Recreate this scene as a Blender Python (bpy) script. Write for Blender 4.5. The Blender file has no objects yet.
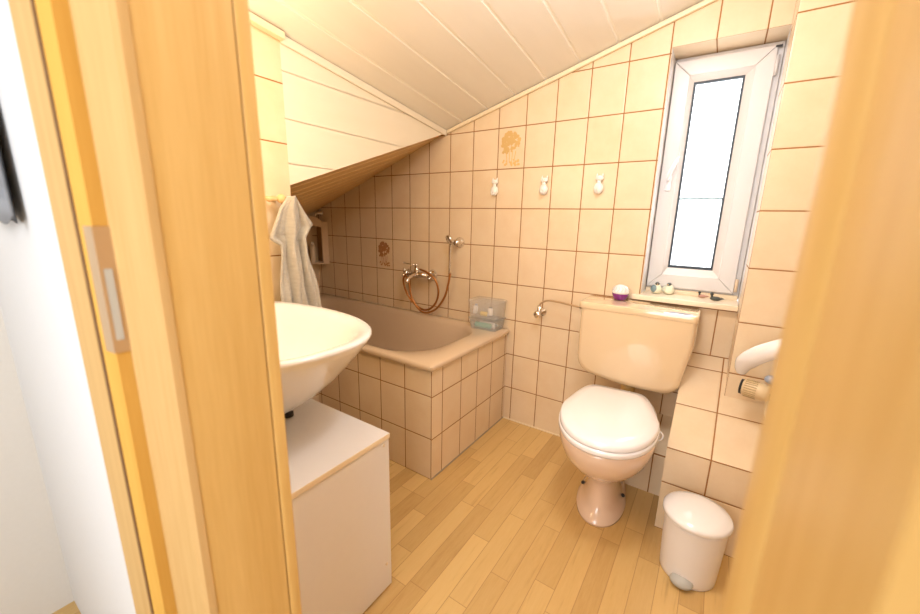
import bpy, bmesh, math, random
from mathutils import Vector, Matrix, noise
random.seed(7)
S = bpy.context.scene
COL = S.collection

# ------------------------------------------------------------------ camera, world, lights, exposure
cam = bpy.data.cameras.new('camera')
cam_o = bpy.data.objects.new('camera', cam); COL.objects.link(cam_o)
R = Vector((0.83019084, 0.55702933, 0.02239427)); U = Vector((-0.14263746, 0.17340892, 0.97446596)); F = Vector((-0.53892275, 0.81218697, -0.22341575))
cam_o.matrix_world = Matrix(((R.x, U.x, -F.x, 1.33476), (R.y, U.y, -F.y, -1.87966), (R.z, U.z, -F.z, 1.14106), (0, 0, 0, 1)))
cam.sensor_width = 36; cam.lens = 383.73 * 36 / 920; cam.clip_start = 0.01; cam.clip_end = 100
cam.dof.use_dof = True; cam.dof.focus_distance = 1.75; cam.dof.aperture_fstop = 2.8
S.camera = cam_o

W = bpy.data.worlds.new('world'); S.world = W; W.use_nodes = True
bg = W.node_tree.nodes['Background']; bg.inputs[0].default_value = (0.93, 0.96, 1.0, 1); bg.inputs[1].default_value = 6.0

def lamp(name, kind, loc, power, color, size=0.1, rot=(0, 0, 0), size_y=None):
    l = bpy.data.lights.new(name, kind); l.energy = power; l.color = color
    if kind == 'AREA':
        l.size = size
        if size_y: l.shape = 'RECTANGLE'; l.size_y = size_y
    else:
        l.shadow_soft_size = size
    o = bpy.data.objects.new(name, l); COL.objects.link(o); o.location = loc; o.rotation_euler = rot
    return o
lamp('bathroom_ceiling_light', 'POINT', (1.10, -1.05, 1.92), 16, (0.99, 0.985, 1.0), 0.12)
lamp('mirror_light', 'POINT', (0.26, -1.40, 1.50), 6.5, (1.0, 0.78, 0.50), 0.10)
lamp('hall_daylight', 'AREA', (1.50, -3.0, 1.45), 36, (0.94, 0.97, 1.0), 1.3, (math.radians(90), 0, 0), 1.7)
S.view_settings.view_transform = 'Standard'; S.view_settings.look = 'None'; S.view_settings.gamma = 1
S.view_settings.use_curve_mapping = False; S.view_settings.exposure = 0.40

# ------------------------------------------------------------------ materials
class NT:
    def __init__(s, name):
        s.m = bpy.data.materials.new(name); s.m.use_nodes = True
        s.t = s.m.node_tree; s.b = s.t.nodes['Principled BSDF']
    def n(s, typ, **kw):
        nd = s.t.nodes.new(typ)
        for k, v in kw.items():
            if isinstance(k, str) and hasattr(nd, k): setattr(nd, k, v)
        return nd
    def l(s, a, b): s.t.links.new(a, b)
    def val(s, sock, v):
        if hasattr(v, 'is_linked') or isinstance(v, bpy.types.NodeSocket): s.l(v, sock)
        else: sock.default_value = v
    def math(s, op, a, b=None, c=None):
        nd = s.n('ShaderNodeMath', operation=op); s.val(nd.inputs[0], a)
        if b is not None: s.val(nd.inputs[1], b)
        if c is not None: s.val(nd.inputs[2], c)
        return nd.outputs[0]
    def mix(s, f, a, b, blend='MIX'):
        nd = s.n('ShaderNodeMix', data_type='RGBA', blend_type=blend)
        s.val(nd.inputs[0], f); s.val(nd.inputs[6], a); s.val(nd.inputs[7], b)
        return nd.outputs[2]
    def coords(s): return s.n('ShaderNodeTexCoord').outputs['Object']
    def noise(s, vec, scale, detail=3, rough=0.5):
        nd = s.n('ShaderNodeTexNoise'); s.l(vec, nd.inputs['Vector']); nd.inputs['Scale'].default_value = scale
        nd.inputs['Detail'].default_value = detail; nd.inputs['Roughness'].default_value = rough
        return nd.outputs[0]
    def mapv(s, vec, scale=(1, 1, 1), loc=(0, 0, 0), rot=(0, 0, 0)):
        nd = s.n('ShaderNodeMapping'); s.l(vec, nd.inputs[0]); nd.inputs['Scale'].default_value = scale
        nd.inputs['Location'].default_value = loc; nd.inputs['Rotation'].default_value = rot
        return nd.outputs[0]
    def bump(s, h, strength, dist=0.002):
        nd = s.n('ShaderNodeBump'); nd.inputs['Strength'].default_value = strength; nd.inputs['Distance'].default_value = dist
        s.l(h, nd.inputs['Height']); s.l(nd.outputs[0], s.b.inputs['Normal'])
def c4(c): return (c[0], c[1], c[2], 1)

def plain(name, col, rough=0.5, metal=0.0, var=0.0, vscale=20, coat=0, bump=0, spec=None):
    k = NT(name)
    if var or bump:
        co = k.coords(); nz = k.noise(co, vscale, 4)
        if var: k.l(k.mix(nz, c4([x * (1 - var) for x in col]), c4([min(1, x * (1 + var)) for x in col])), k.b.inputs['Base Color'])
        else: k.b.inputs['Base Color'].default_value = c4(col)
        if bump: k.bump(nz, bump)
    else: k.b.inputs['Base Color'].default_value = c4(col)
    k.b.inputs['Roughness'].default_value = rough; k.b.inputs['Metallic'].default_value = metal
    if coat: k.b.inputs['Coat Weight'].default_value = coat; k.b.inputs['Coat Roughness'].default_value = 0.05
    if spec is not None: k.b.inputs['Specular IOR Level'].default_value = spec
    return k.m

PU, PV = 0.15194, 0.2
def tile(name, ua, va, uo=0.0, vo=0.0, pu=PU, pv=PV, g=0.0022):
    k = NT(name); co = k.coords(); sp = k.n('ShaderNodeSeparateXYZ'); k.l(co, sp.inputs[0])
    def cell(ax, off, p):
        x = k.math('DIVIDE', k.math('SUBTRACT', sp.outputs[ax], off), p)
        fl = k.math('FLOOR', x); fr = k.math('SUBTRACT', x, fl)
        d = k.math('MULTIPLY', k.math('MINIMUM', fr, k.math('SUBTRACT', 1.0, fr)), p)
        return fl, d
    fu, du = cell(ua, uo, pu); fv, dv = cell(va, vo, pv)
    d = k.math('MINIMUM', du, dv)
    sm = k.n('ShaderNodeMapRange', interpolation_type='SMOOTHSTEP'); k.l(d, sm.inputs[0]); sm.inputs[1].default_value = g * 0.75; sm.inputs[2].default_value = g * 1.35
    edge = k.n('ShaderNodeMapRange', interpolation_type='SMOOTHSTEP'); k.l(d, edge.inputs[0]); edge.inputs[1].default_value = g; edge.inputs[2].default_value = 0.006
    cb = k.n('ShaderNodeCombineXYZ'); k.l(fu, cb.inputs[0]); k.l(fv, cb.inputs[1])
    wn = k.n('ShaderNodeTexWhiteNoise', noise_dimensions='3D'); k.l(cb.outputs[0], wn.inputs[0])
    # every tile shifts the cloudy glaze pattern
    av = k.n('ShaderNodeVectorMath', operation='ADD'); sc = k.n('ShaderNodeVectorMath', operation='SCALE'); k.l(wn.outputs['Color'], sc.inputs[0]); sc.inputs['Scale'].default_value = 9
    k.l(co, av.inputs[0]); k.l(sc.outputs[0], av.inputs[1])
    n1 = k.noise(av.outputs[0], 9, 4, 0.6); n2 = k.noise(av.outputs[0], 120, 2)
    base = k.mix(n1, (0.75, 0.545, 0.325, 1), (0.86, 0.725, 0.53, 1))
    base = k.mix(k.math('MULTIPLY', n2, 0.16), base, (0.60, 0.45, 0.27, 1))
    base = k.mix(k.math('MULTIPLY', wn.outputs['Value'], 0.25), base, (0.86, 0.67, 0.48, 1))
    col = k.mix(sm.outputs[0], (0.33, 0.14, 0.035, 1), base)
    k.l(col, k.b.inputs['Base Color'])
    k.l(k.math('ADD', 0.85, k.math('MULTIPLY', sm.outputs[0], -0.57)), k.b.inputs['Roughness'])
    k.b.inputs['Specular IOR Level'].default_value = 0.4
    hh = k.math('ADD', k.math('MULTIPLY', edge.outputs[0], 1.0), k.math('MULTIPLY', n2, 0.10))
    k.bump(hh, 0.35, 0.0025)
    return k.m
T_XZ = tile('tile_back', 0, 2); T_YZ = tile('tile_side', 1, 2, -0.985, -0.007); T_XY = tile('tile_flat', 0, 1)
T_PIL = tile('tile_pilaster', 0, 2, 1.5835, -0.008); T_PILY = tile('tile_pilaster_side', 1, 2, -0.155, -0.008)
T_LED = tile('tile_ledge', 0, 2, 1.417, 0.0); T_LEDY = tile('tile_ledge_side', 1, 2, -0.4, 0.0)
T_SLO = tile('tile_slope', 0, 1, 1.417 - 1.28, 0.0)
T_LOW = tile('tile_low', 0, 2, 1.227, -0.012)
T_TUBX = tile('tile_tub_front', 0, 2, 0.26, 0.0, pu=0.1505); T_TUBY = tile('tile_tub_end', 1, 2, -0.613, -0.002, pu=0.1475)

def wood(name, dark, light, axis=2, scale=1.0, rough=0.38, coat=0.15, streak=60):
    k = NT(name); co = k.coords()
    s = [streak * scale] * 3; s[axis] = 2.2 * scale
    a = k.noise(k.mapv(co, tuple(s)), 1.0, 6, 0.62)
    s2 = [9 * scale] * 3; s2[axis] = 0.55 * scale
    b = k.noise(k.mapv(co, tuple(s2), (3, 1, 7)), 1.0, 3, 0.5)
    s3 = [260] * 3; s3[axis] = 16
    c = k.noise(k.mapv(co, tuple(s3)), 1.0, 2)
    f = k.math('ADD', k.math('MULTIPLY', a, 0.45), k.math('ADD', k.math('MULTIPLY', b, 0.55), k.math('MULTIPLY', c, 0.18)))
    mr = k.n('ShaderNodeMapRange'); k.l(f, mr.inputs[0]); mr.inputs[1].default_value = 0.36; mr.inputs[2].default_value = 0.82
    k.l(k.mix(mr.outputs[0], c4(dark), c4(light)), k.b.inputs['Base Color'])
    k.b.inputs['Roughness'].default_value = rough; k.b.inputs['Coat Weight'].default_value = coat; k.b.inputs['Coat Roughness'].default_value = 0.25
    k.bump(c, 0.08, 0.001)
    return k.m
M_LINING = wood('door_lining_wood', (0.56, 0.325, 0.085), (0.76, 0.52, 0.20), rough=0.45, coat=0.05)
M_LINEDGE = wood('door_lining_edge_wood', (0.48, 0.29, 0.105), (0.63, 0.42, 0.19), rough=0.8, coat=0.0)
M_LINEDGE.node_tree.nodes['Principled BSDF'].inputs['Specular IOR Level'].default_value = 0.05
M_REBATE = wood('door_rebate_wood', (0.54, 0.29, 0.06), (0.70, 0.42, 0.11), rough=0.85, coat=0.0)
M_REBATE.node_tree.nodes['Principled BSDF'].inputs['Specular IOR Level'].default_value = 0.0

def boards_mat(name, a, b):
    k = NT(name); co = k.coords(); n = k.noise(k.mapv(co, (30, 2, 30)), 1.0, 4)
    k.l(k.mix(n, c4(a), c4(b)), k.b.inputs['Base Color']); k.b.inputs['Roughness'].default_value = 0.36
    k.b.inputs['Coat Weight'].default_value = 0.1
    return k.m
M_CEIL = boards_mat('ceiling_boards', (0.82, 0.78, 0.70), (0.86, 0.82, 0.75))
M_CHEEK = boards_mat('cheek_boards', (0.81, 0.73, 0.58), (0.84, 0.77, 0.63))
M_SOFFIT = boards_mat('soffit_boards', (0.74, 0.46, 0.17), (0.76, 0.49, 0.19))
M_GROOVE = plain('ceiling_groove_highlight', (0.95, 0.92, 0.84), 0.5)  # paler than the boards: the bright highlight along each groove is painted in
M_GROOVES = plain('soffit_groove_highlight', (0.95, 0.84, 0.62), 0.5)  # soffit grooves get their highlight from this lighter colour
M_TRIM = plain('cream_trim', (0.86, 0.72, 0.50), 0.4)

def parquet():
    k = NT('parquet_floor'); co = k.coords(); sp = k.n('ShaderNodeSeparateXYZ'); k.l(co, sp.inputs[0])
    w, L = 0.066, 0.42
    u = k.math('DIVIDE', sp.outputs[0], w); fu = k.math('FLOOR', u); fru = k.math('SUBTRACT', u, fu)
    w1 = k.n('ShaderNodeTexWhiteNoise', noise_dimensions='1D'); k.l(fu, w1.inputs['W'])
    v = k.math('ADD', k.math('DIVIDE', sp.outputs[1], L), k.math('MULTIPLY', w1.outputs['Value'], 5.3)); fv = k.math('FLOOR', v); frv = k.math('SUBTRACT', v, fv)
    cb = k.n('ShaderNodeCombineXYZ'); k.l(fu, cb.inputs[0]); k.l(fv, cb.inputs[1])
    wn = k.n('ShaderNodeTexWhiteNoise', noise_dimensions='3D'); k.l(cb.outputs[0], wn.inputs[0])
    ad = k.n('ShaderNodeVectorMath', operation='ADD'); sc = k.n('ShaderNodeVectorMath', operation='SCALE'); k.l(wn.outputs['Color'], sc.inputs[0]); sc.inputs['Scale'].default_value = 11
    k.l(co, ad.inputs[0]); k.l(sc.outputs[0], ad.inputs[1])
    g1 = k.noise(k.mapv(ad.outputs[0], (70, 5, 1)), 1.0, 5, 0.6); g2 = k.noise(k.mapv(ad.outputs[0], (300, 26, 1)), 1.0, 2)
    g = k.math('ADD', k.math('MULTIPLY', g1, 0.6), k.math('MULTIPLY', g2, 0.4))
    base = k.mix(wn.outputs['Value'], (0.46, 0.245, 0.060, 1), (0.72, 0.47, 0.165, 1))
    pores = k.n('ShaderNodeMapRange'); k.l(g1, pores.inputs[0]); pores.inputs[1].default_value = 0.42; pores.inputs[2].default_value = 0.25
    base = k.mix(k.math('MULTIPLY', pores.outputs[0], 0.5), base, (0.36, 0.17, 0.04, 1))
    base = k.mix(k.math('MULTIPLY', g, 0.62), base, (0.80, 0.58, 0.28, 1))
    du = k.math('MULTIPLY', k.math('MINIMUM', fru, k.math('SUBTRACT', 1.0, fru)), w)
    dv = k.math('MULTIPLY', k.math('MINIMUM', frv, k.math('SUBTRACT', 1.0, frv)), L)
    d = k.math('MINIMUM', du, dv); mr = k.n('ShaderNodeMapRange'); k.l(d, mr.inputs[0]); mr.inputs[1].default_value = 0.0003; mr.inputs[2].default_value = 0.0014
    k.l(k.mix(mr.outputs[0], (0.42, 0.22, 0.075, 1), base), k.b.inputs['Base Color'])
    k.b.inputs['Roughness'].default_value = 0.36; k.bump(g, 0.06, 0.001)
    return k.m
M_FLOOR = parquet()
M_WALL = plain('hall_white_paint', (0.74, 0.74, 0.745), 0.85, var=0.02, vscale=90, bump=0.15)
M_WALLC = plain('hall_cream_paint', (0.74, 0.71, 0.66), 0.9, var=0.02, vscale=90, bump=0.15)
M_PVC = plain('white_window_plastic', (0.72, 0.69, 0.68), 0.30)
M_SANI = plain('white_ceramic', (0.88, 0.86, 0.85), 0.10, coat=0.6)
M_SEAT = plain('white_gloss_plastic', (0.90, 0.88, 0.90), 0.16, coat=0.3)
M_BEIGE = plain('beige_ceramic', (0.80, 0.60, 0.46), 0.12, coat=0.6)
M_CIST = plain('beige_cistern_plastic', (0.80, 0.61, 0.39), 0.10, coat=1.0)
M_TUB = plain('beige_tub_enamel', (0.68, 0.52, 0.36), 0.14, coat=0.5)
M_BIN = plain('bin_plastic', (0.86, 0.83, 0.82), 0.35)
M_BINLID = plain('bin_lid_plastic', (0.90, 0.88, 0.88), 0.18, coat=0.2)
M_GREY = plain('grey_plastic', (0.48, 0.48, 0.45), 0.4)
M_CAB = plain('white_laminate', (0.80, 0.76, 0.73), 0.45, var=0.015, vscale=40)
M_CABEDGE = plain('cream_edge_band', (0.84, 0.70, 0.50), 0.45)
M_CHROME = plain('chrome', (0.80, 0.76, 0.72), 0.12, 1.0)
M_HOSE = plain('copper_coloured_hose', (0.50, 0.22, 0.07), 0.30, 0.75)
M_BLACK = plain('black_rubber', (0.02, 0.018, 0.016), 0.5)
M_GASKET = plain('dark_glazing_gasket', (0.035, 0.05, 0.07), 0.5)
M_SEAL = plain('brown_door_seal', (0.13, 0.05, 0.01), 0.6)
M_PEG = plain('beige_wood_peg', (0.80, 0.52, 0.24), 0.4)
M_SILL = plain('cream_stone_sill', (0.86, 0.72, 0.54), 0.25, var=0.06, vscale=60)
M_STEEL = plain('brushed_steel', (0.58, 0.42, 0.26), 0.4, 0.6)
M_PORC = plain('white_porcelain', (0.90, 0.87, 0.82), 0.2, coat=0.4)
M_PURPLE = plain('purple_gloss', (0.20, 0.015, 0.22), 0.2, coat=0.3)
M_PIPE = plain('ochre_flush_pipe', (0.62, 0.40, 0.13), 0.35)
M_THERM = plain('yellowed_thermostat', (0.72, 0.56, 0.34), 0.4)
M_BLUEG = plain('grey_blue_knob', (0.30, 0.36, 0.48), 0.35)
M_BLUEW = plain('pale_blue_label', (0.22, 0.26, 0.38), 0.4)
M_SHELF = plain('beige_shelf_plastic', (0.78, 0.60, 0.42), 0.35)

def terry():
    k = NT('towel_terry'); co = k.coords(); a = k.noise(co, 260, 3); b = k.noise(k.mapv(co, (1, 1, 3)), 40, 3)
    k.l(k.mix(b, (0.42, 0.385, 0.325, 1), (0.60, 0.56, 0.485, 1)), k.b.inputs['Base Color'])
    k.b.inputs['Roughness'].default_value = 0.95; k.b.inputs['Sheen Weight'].default_value = 0.3; k.bump(a, 0.8, 0.004)
    return k.m
M_TOWEL = terry()
def clear(name, tint, frac=0.75, rough=0.15):
    k = NT(name); tr = k.n('ShaderNodeBsdfTransparent'); tr.inputs[0].default_value = c4(tint)
    mx = k.n('ShaderNodeMixShader'); mx.inputs[0].default_value = 1 - frac
    k.l(tr.outputs[0], mx.inputs[1]); k.l(k.b.outputs[0], mx.inputs[2]); k.l(mx.outputs[0], k.t.nodes['Material Output'].inputs[0])
    k.b.inputs['Base Color'].default_value = c4([min(1, t * 0.95) for t in tint]); k.b.inputs['Roughness'].default_value = rough
    return k.m
M_GLASS = clear('window_glass', (0.97, 0.98, 0.98), 0.93, 0.03)
M_BOXCLR = clear('clear_box_plastic', (0.98, 0.97, 0.95), 0.82, 0.2)
M_BOXLOW = clear('clear_box_plastic_lower', (0.95, 0.955, 0.95), 0.80, 0.2)

# ------------------------------------------------------------------ helpers
def mk(name, verts, faces, mats, parent=None, smooth=False, fmat=None, loc=None, rot=None):
    me = bpy.data.meshes.new(name); me.from_pydata([tuple(v) for v in verts], [], faces)
    mats = mats if isinstance(mats, (list, tuple)) else [mats]
    for m in mats: me.materials.append(m)
    bm = bmesh.new(); bm.from_mesh(me); bmesh.ops.recalc_face_normals(bm, faces=bm.faces); bm.to_mesh(me); bm.free()
    for i, p in enumerate(me.polygons):
        p.use_smooth = smooth
        if fmat: p.material_index = fmat(p)
    o = bpy.data.objects.new(name, me); COL.objects.link(o)
    if parent: o.parent = parent
    if loc: o.location = loc
    if rot: o.rotation_euler = rot
    return o
class MB:
    def __init__(s): s.v = []; s.f = []
    def add(s, v, f):
        n = len(s.v); s.v += [tuple(x) for x in v]; s.f += [tuple(i + n for i in q) for q in f]; return s
    def box(s, x0, x1, y0, y1, z0, z1, top=None):
        P = [(x0, y0), (x1, y0), (x1, y1), (x0, y1)]
        v = [(x, y, z0) for x, y in P] + [(x, y, top(x, y) if top else z1) for x, y in P]
        return s.add(v, [(0, 3, 2, 1), (4, 5, 6, 7), (0, 1, 5, 4), (1, 2, 6, 5), (2, 3, 7, 6), (3, 0, 4, 7)])
    def loft(s, rings, cap0=True, cap1=True):
        n = len(rings[0]); b = len(s.v)
        for r in rings: s.v += [tuple(p) for p in r]
        for i in range(len(rings) - 1):
            for j in range(n):
                k = (j + 1) % n; s.f.append((b + i * n + j, b + i * n + k, b + (i + 1) * n + k, b + (i + 1) * n + j))
        if cap0: s.f.append(tuple(b + j for j in reversed(range(n))))
        if cap1: s.f.append(tuple(b + (len(rings) - 1) * n + j for j in range(n)))
        return s
    def lathe(s, prof, c=(0, 0, 0), seg=32, sx=1, sy=1, axis='z'):
        rings = []
        for r, h in prof:
            ring = []
            for j in range(seg):
                a = 2 * math.pi * j / seg; x, y = r * sx * math.cos(a), r * sy * math.sin(a)
                p = (x, y, h) if axis == 'z' else ((x, -h, y) if axis == 'y' else (h, x, y))
                ring.append((c[0] + p[0], c[1] + p[1], c[2] + p[2]))
            rings.append(ring)
        return s.loft(rings)
    def tube(s, pts, r, seg=10):
        pts = [Vector(p) for p in pts]; rs = r if isinstance(r, (list, tuple)) else [r] * len(pts)
        rings = []; up = None
        for i, p in enumerate(pts):
            t = (pts[min(i + 1, len(pts) - 1)] - pts[max(i - 1, 0)]).normalized()
            if up is None:
                up = Vector((0, 0, 1)) if abs(t.z) < 0.9 else Vector((1, 0, 0))
            a = (up - t * up.dot(t)).normalized(); b = t.cross(a); up = a
            rings.append([p + a * rs[i] * math.cos(2 * math.pi * j / seg) + b * rs[i] * math.sin(2 * math.pi * j / seg) for j in range(seg)])
        return s.loft(rings)
    def ell(s, c, r, seg=20, n=12):
        rings = []
        for i in range(1, n):
            a = math.pi * i / n
            rings.append([(c[0] + r[0] * math.sin(a) * math.cos(2 * math.pi * j / seg), c[1] + r[1] * math.sin(a) * math.sin(2 * math.pi * j / seg), c[2] - r[2] * math.cos(a)) for j in range(seg)])
        return s.loft(rings)
    def prism(s, poly, z0, z1):
        return s.loft([[(x, y, z0) for x, y in poly], [(x, y, z1) for x, y in poly]])
    def out(s, name, mats, parent=None, smooth=False, **kw): return mk(name, s.v, s.f, mats, parent, smooth, **kw)

def spline(pts, n=8):
    P = [Vector(p) for p in pts]; out = []
    for i in range(len(P) - 1):
        p0, p1, p2, p3 = P[max(i - 1, 0)], P[i], P[i + 1], P[min(i + 2, len(P) - 1)]
        for k in range(n):
            t = k / n
            out.append(0.5 * ((2 * p1) + (p2 - p0) * t + (2 * p0 - 5 * p1 + 4 * p2 - p3) * t * t + (3 * p1 - p0 - 3 * p2 + p3) * t ** 3))
    out.append(P[-1]); return out
def bevel(o, w=0.003, seg=2, ang=40):
    m = o.modifiers.new('bevel', 'BEVEL'); m.width = w; m.segments = seg; m.limit_method = 'ANGLE'; m.angle_limit = math.radians(ang)
    for p in o.data.polygons: p.use_smooth = True
    m.harden_normals = False
    e = o.modifiers.new('wn', 'WEIGHTED_NORMAL'); e.keep_sharp = True
    return o
def subsurf(o, l=2):
    m = o.modifiers.new('sub', 'SUBSURF'); m.levels = l; m.render_levels = l; return o
def sharp(o, ang=35):
    for p in o.data.polygons: p.use_smooth = True
    o.data.set_sharp_from_angle(angle=math.radians(ang)); return o
def thing(name, label, cat, loc=(0, 0, 0), rz=0, group=None):
    o = bpy.data.objects.new(name, None); COL.objects.link(o); o.location = loc; o.rotation_euler = (0, 0, rz)
    o.empty_display_size = 0.05
    return tag(o, label, cat, group)
def tag(o, label, cat, group=None):
    o['label'] = label; o['category'] = cat
    if group: o['group'] = group
    return o
def struct(o, label=None):
    o['kind'] = 'structure'
    if label: o['label'] = label
    return o
def by_normal(mx, my, mz):
    return lambda p: mx if abs(p.normal.x) > 0.7 else (my if abs(p.normal.y) > 0.7 else mz)

# ------------------------------------------------------------------ room shell
def cz(x, y): return 1.632 + 0.283 * x - 0.13 * y           # sloping board ceiling
def sz(x, y): return 1.6145 + 0.362 * (x + 0.03) + 0.364 * y  # steeper underside over the tub
XL, XR, XT = -1.245, 1.95, -0.03
OX0, OX1, OZ0, OZ1 = 1.068, 1.433, 0.826, 1.822

struct(MB().box(-1.6, 2.9, -3.4, 0.0, -0.12, 0.0).out('floor', M_FLOOR))
b = MB()
b.box(XL, XT, 0, 0.2, -0.1, 0, top=lambda x, y: sz(x, 0) + 0.03)
b.box(XT, OX0, 0, 0.2, -0.1, 0, top=lambda x, y: cz(x, 0) + 0.03)
b.box(OX0, OX1, 0, 0.2, -0.1, OZ0 - 0.02); b.box(OX0, OX1, 0, 0.2, OZ1, 0, top=lambda x, y: cz(x, 0) + 0.03)
b.box(OX1, XR, 0, 0.2, -0.1, 0, top=lambda x, y: cz(x, 0) + 0.03)
struct(b.out('wall_back', [M_PVC, T_XZ, T_XY], fmat=by_normal(0, 1, 2)))
b = MB().box(XT - 0.12, XT, -1.60, -0.99, -0.1, 0, top=lambda x, y: cz(x, y) + 0.03)
struct(b.out('wall_left', [T_YZ, T_XZ, T_XY], fmat=by_normal(0, 1, 2)))
struct(MB().box(XL - 0.12, XL, -1.11, 0.2, -0.1, 1.3).out('wall_alcove_left', [T_YZ, T_XZ, T_XY], fmat=by_normal(0, 1, 2)))
struct(MB().box(XL, XT - 0.12, -1.11, -0.99, -0.1, 0, top=lambda x, y: sz(x, -0.99) + 0.02).out('wall_alcove_front', [T_YZ, T_XZ, T_XY], fmat=by_normal(0, 1, 2)))
struct(MB().box(XL, -0.365, -0.989, -0.692, 0.0, 0.50).out('wall_alcove_low', [T_YZ, T_XZ, T_XY], fmat=by_normal(0, 1, 2)))
struct(MB().box(XR, XR + 0.12, -1.742, 0.2, -0.1, 0, top=lambda x, y: cz(XR, y) + 0.03).out('wall_right', [T_YZ, T_XZ, T_XY], fmat=by_normal(0, 1, 2)))
struct(MB().box(OX1, XR, -0.16, 0.0, 0.0, 0, top=lambda x, y: cz(x, y) + 0.02).out('wall_pilaster', [T_PILY, T_PIL, T_XY], fmat=by_normal(0, 1, 2)))
# door wall (room side tiled, hall side painted)
b = MB().box(XT, 0.751, -1.742, -1.60, -0.1, 2.6); b.box(1.43, XR, -1.742, -1.60, -0.1, 2.6); b.box(0.751, 1.43, -1.742, -1.60, 2.04, 2.6)
b.box(-0.30, XT, -1.742, -1.60, -0.1, 2.6); b.box(XR, 2.8, -1.742, -1.60, -0.1, 2.6)
struct(b.out('wall_front', [M_WALL, T_XZ], fmat=lambda p: 1 if p.normal.y > 0.7 else 0))
struct(MB().box(-0.24, -0.12, -3.4, -1.742, -0.1, 2.6).out('wall_hall_left', M_WALLC))
struct(MB().box(2.7, 2.82, -3.4, -1.742, -0.1, 2.6).out('wall_hall_right', M_WALL))
struct(MB().box(-0.24, 2.82, -3.4, -3.28, -0.1, 2.6).out('wall_hall_back', M_WALL))
struct(MB().box(-0.24, 2.82, -3.4, -1.60, 2.5, 2.6).out('ceiling_hall', M_WALL))

# board ceiling with grooves, each board running towards the back wall
def boards(joints, fz, y0, y1, gw=0.012, gd=0.004, thick=0.03, yf=None):
    b = MB(); b.g = set()
    def sec(x0, x1, off0, off1):
        ya, yb = (y0, y1)
        if abs(x1 - x0) < 1e-6: x1 = x0 + 1e-5
        v = [(x0, ya, fz(x0, ya) + off0), (x1, ya, fz(x1, ya) + off1), (x1, yb, fz(x1, yb) + off1), (x0, yb, fz(x0, yb) + off0)]
        b.add(v, [(0, 1, 2, 3)])
    for i in range(len(joints) - 1):
        a, c = joints[i], joints[i + 1]
        b.g |= {len(b.f), len(b.f) + 1}; sec(a, a + gw * 0.45, gd, gd); sec(a + gw * 0.45, a + gw, gd, 0); sec(a + gw, c - 0.0015, 0, 0); sec(c - 0.0015, c, 0, gd)
    a, c = joints[0], joints[-1]
    v = [(x, y, fz(x, y) + o) for o in (gd + 0.001, thick) for x, y in ((a, y0), (c, y0), (c, y1), (a, y1))]
    b.add(v, [(0, 1, 2, 3), (4, 5, 6, 7), (0, 1, 5, 4), (1, 2, 6, 5), (2, 3, 7, 6), (3, 0, 4, 7)])
    return b
J = [XT - 0.12] + [0.079 + 0.1555 * k for k in range(0, 13)]
bb_ = boards(J, cz, -1.60, 0.0); o = bb_.out('ceiling', [M_CEIL, M_GROOVE], fmat=lambda p: 1 if p.index in bb_.g else 0); struct(o)
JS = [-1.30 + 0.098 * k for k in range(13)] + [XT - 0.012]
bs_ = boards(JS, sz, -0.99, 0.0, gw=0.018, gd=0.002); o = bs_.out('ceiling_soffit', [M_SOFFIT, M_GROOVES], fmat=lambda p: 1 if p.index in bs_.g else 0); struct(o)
# triangular boarded cheek between both slopes
b = MB()
zb = lambda y: sz(XT, y) - 0.004
zt = lambda y: cz(XT, y)
jz = [1.20, 1.325, 1.478, 1.634, 1.790]
def cheek_band(za, zc, x):
    # clip band za..zc to the triangle between bottom edge and top edge
    ys = [-0.99 + 0.99 * i / 40 for i in range(41)]
    for i in range(40):
        ya, yb = ys[i], ys[i + 1]
        q = []
        for y in (ya, yb):
            lo, hi = max(za, zb(y)), min(zc, zt(y)); q.append((lo, max(lo, hi)))
        if q[0][1] - q[0][0] < 1e-5 and q[1][1] - q[1][0] < 1e-5: continue
        b.add([(x, ya, q[0][0]), (x, yb, q[1][0]), (x, yb, q[1][1]), (x, ya, q[0][1])], [(0, 1, 2, 3)])
for i in range(len(jz) - 1):
    cheek_band(jz[i] + 0.003, jz[i + 1], XT); cheek_band(jz[i], jz[i + 1] * 0 + jz[i] + 0.003, XT - 0.004)
b.add([(XT - 0.005, -0.99, zb(-0.99)), (XT - 0.005, 0, zb(0)), (XT - 0.005, 0, zt(0)), (XT - 0.005, -0.99, zt(-0.99)),
       (XT - 0.03, -0.99, zb(-0.99)), (XT - 0.03, 0, zb(0)), (XT - 0.03, 0, zt(0)), (XT - 0.03, -0.99, zt(-0.99))],
      [(0, 1, 2, 3), (4, 5, 6, 7), (0, 1, 5, 4), (1, 2, 6, 5), (2, 3, 7, 6), (3, 0, 4, 7)])
struct(b.out('wall_cheek', M_CHEEK))
def strip(name, pts, w, h, mat):   # skinny trim: quad section swept between two points; w horizontal vector, h vertical offset
    a, c = Vector(pts[0]), Vector(pts[1]); w = Vector(w); h = Vector((0, 0, h))
    v = [a, a + w, a + w + h, a + h, c, c + w, c + w + h, c + h]
    return struct(bevel(mk(name, v, [(0, 1, 2, 3), (4, 5, 6, 7), (0, 1, 5, 4), (1, 2, 6, 5), (2, 3, 7, 6), (3, 0, 4, 7)], mat), 0.004, 2))
strip('trim_1', [(XT, -0.99, cz(XT, -0.99) - 0.002), (XT, -0.01, cz(XT, -0.01) - 0.002)], (0.010, 0, 0), -0.030, M_CHEEK)
strip('trim_2', [(XT, -1.60, cz(XT, -1.60) - 0.002), (XT, -0.985, cz(XT, -0.985) - 0.002)], (0.030, 0, 0), -0.024, M_TRIM)
strip('trim_3', [(XT + 0.012, 0, cz(XT + 0.012, 0) - 0.003), (1.433, 0, cz(1.433, 0) - 0.003)], (0, -0.016, 0), -0.020, M_TRIM)
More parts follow.
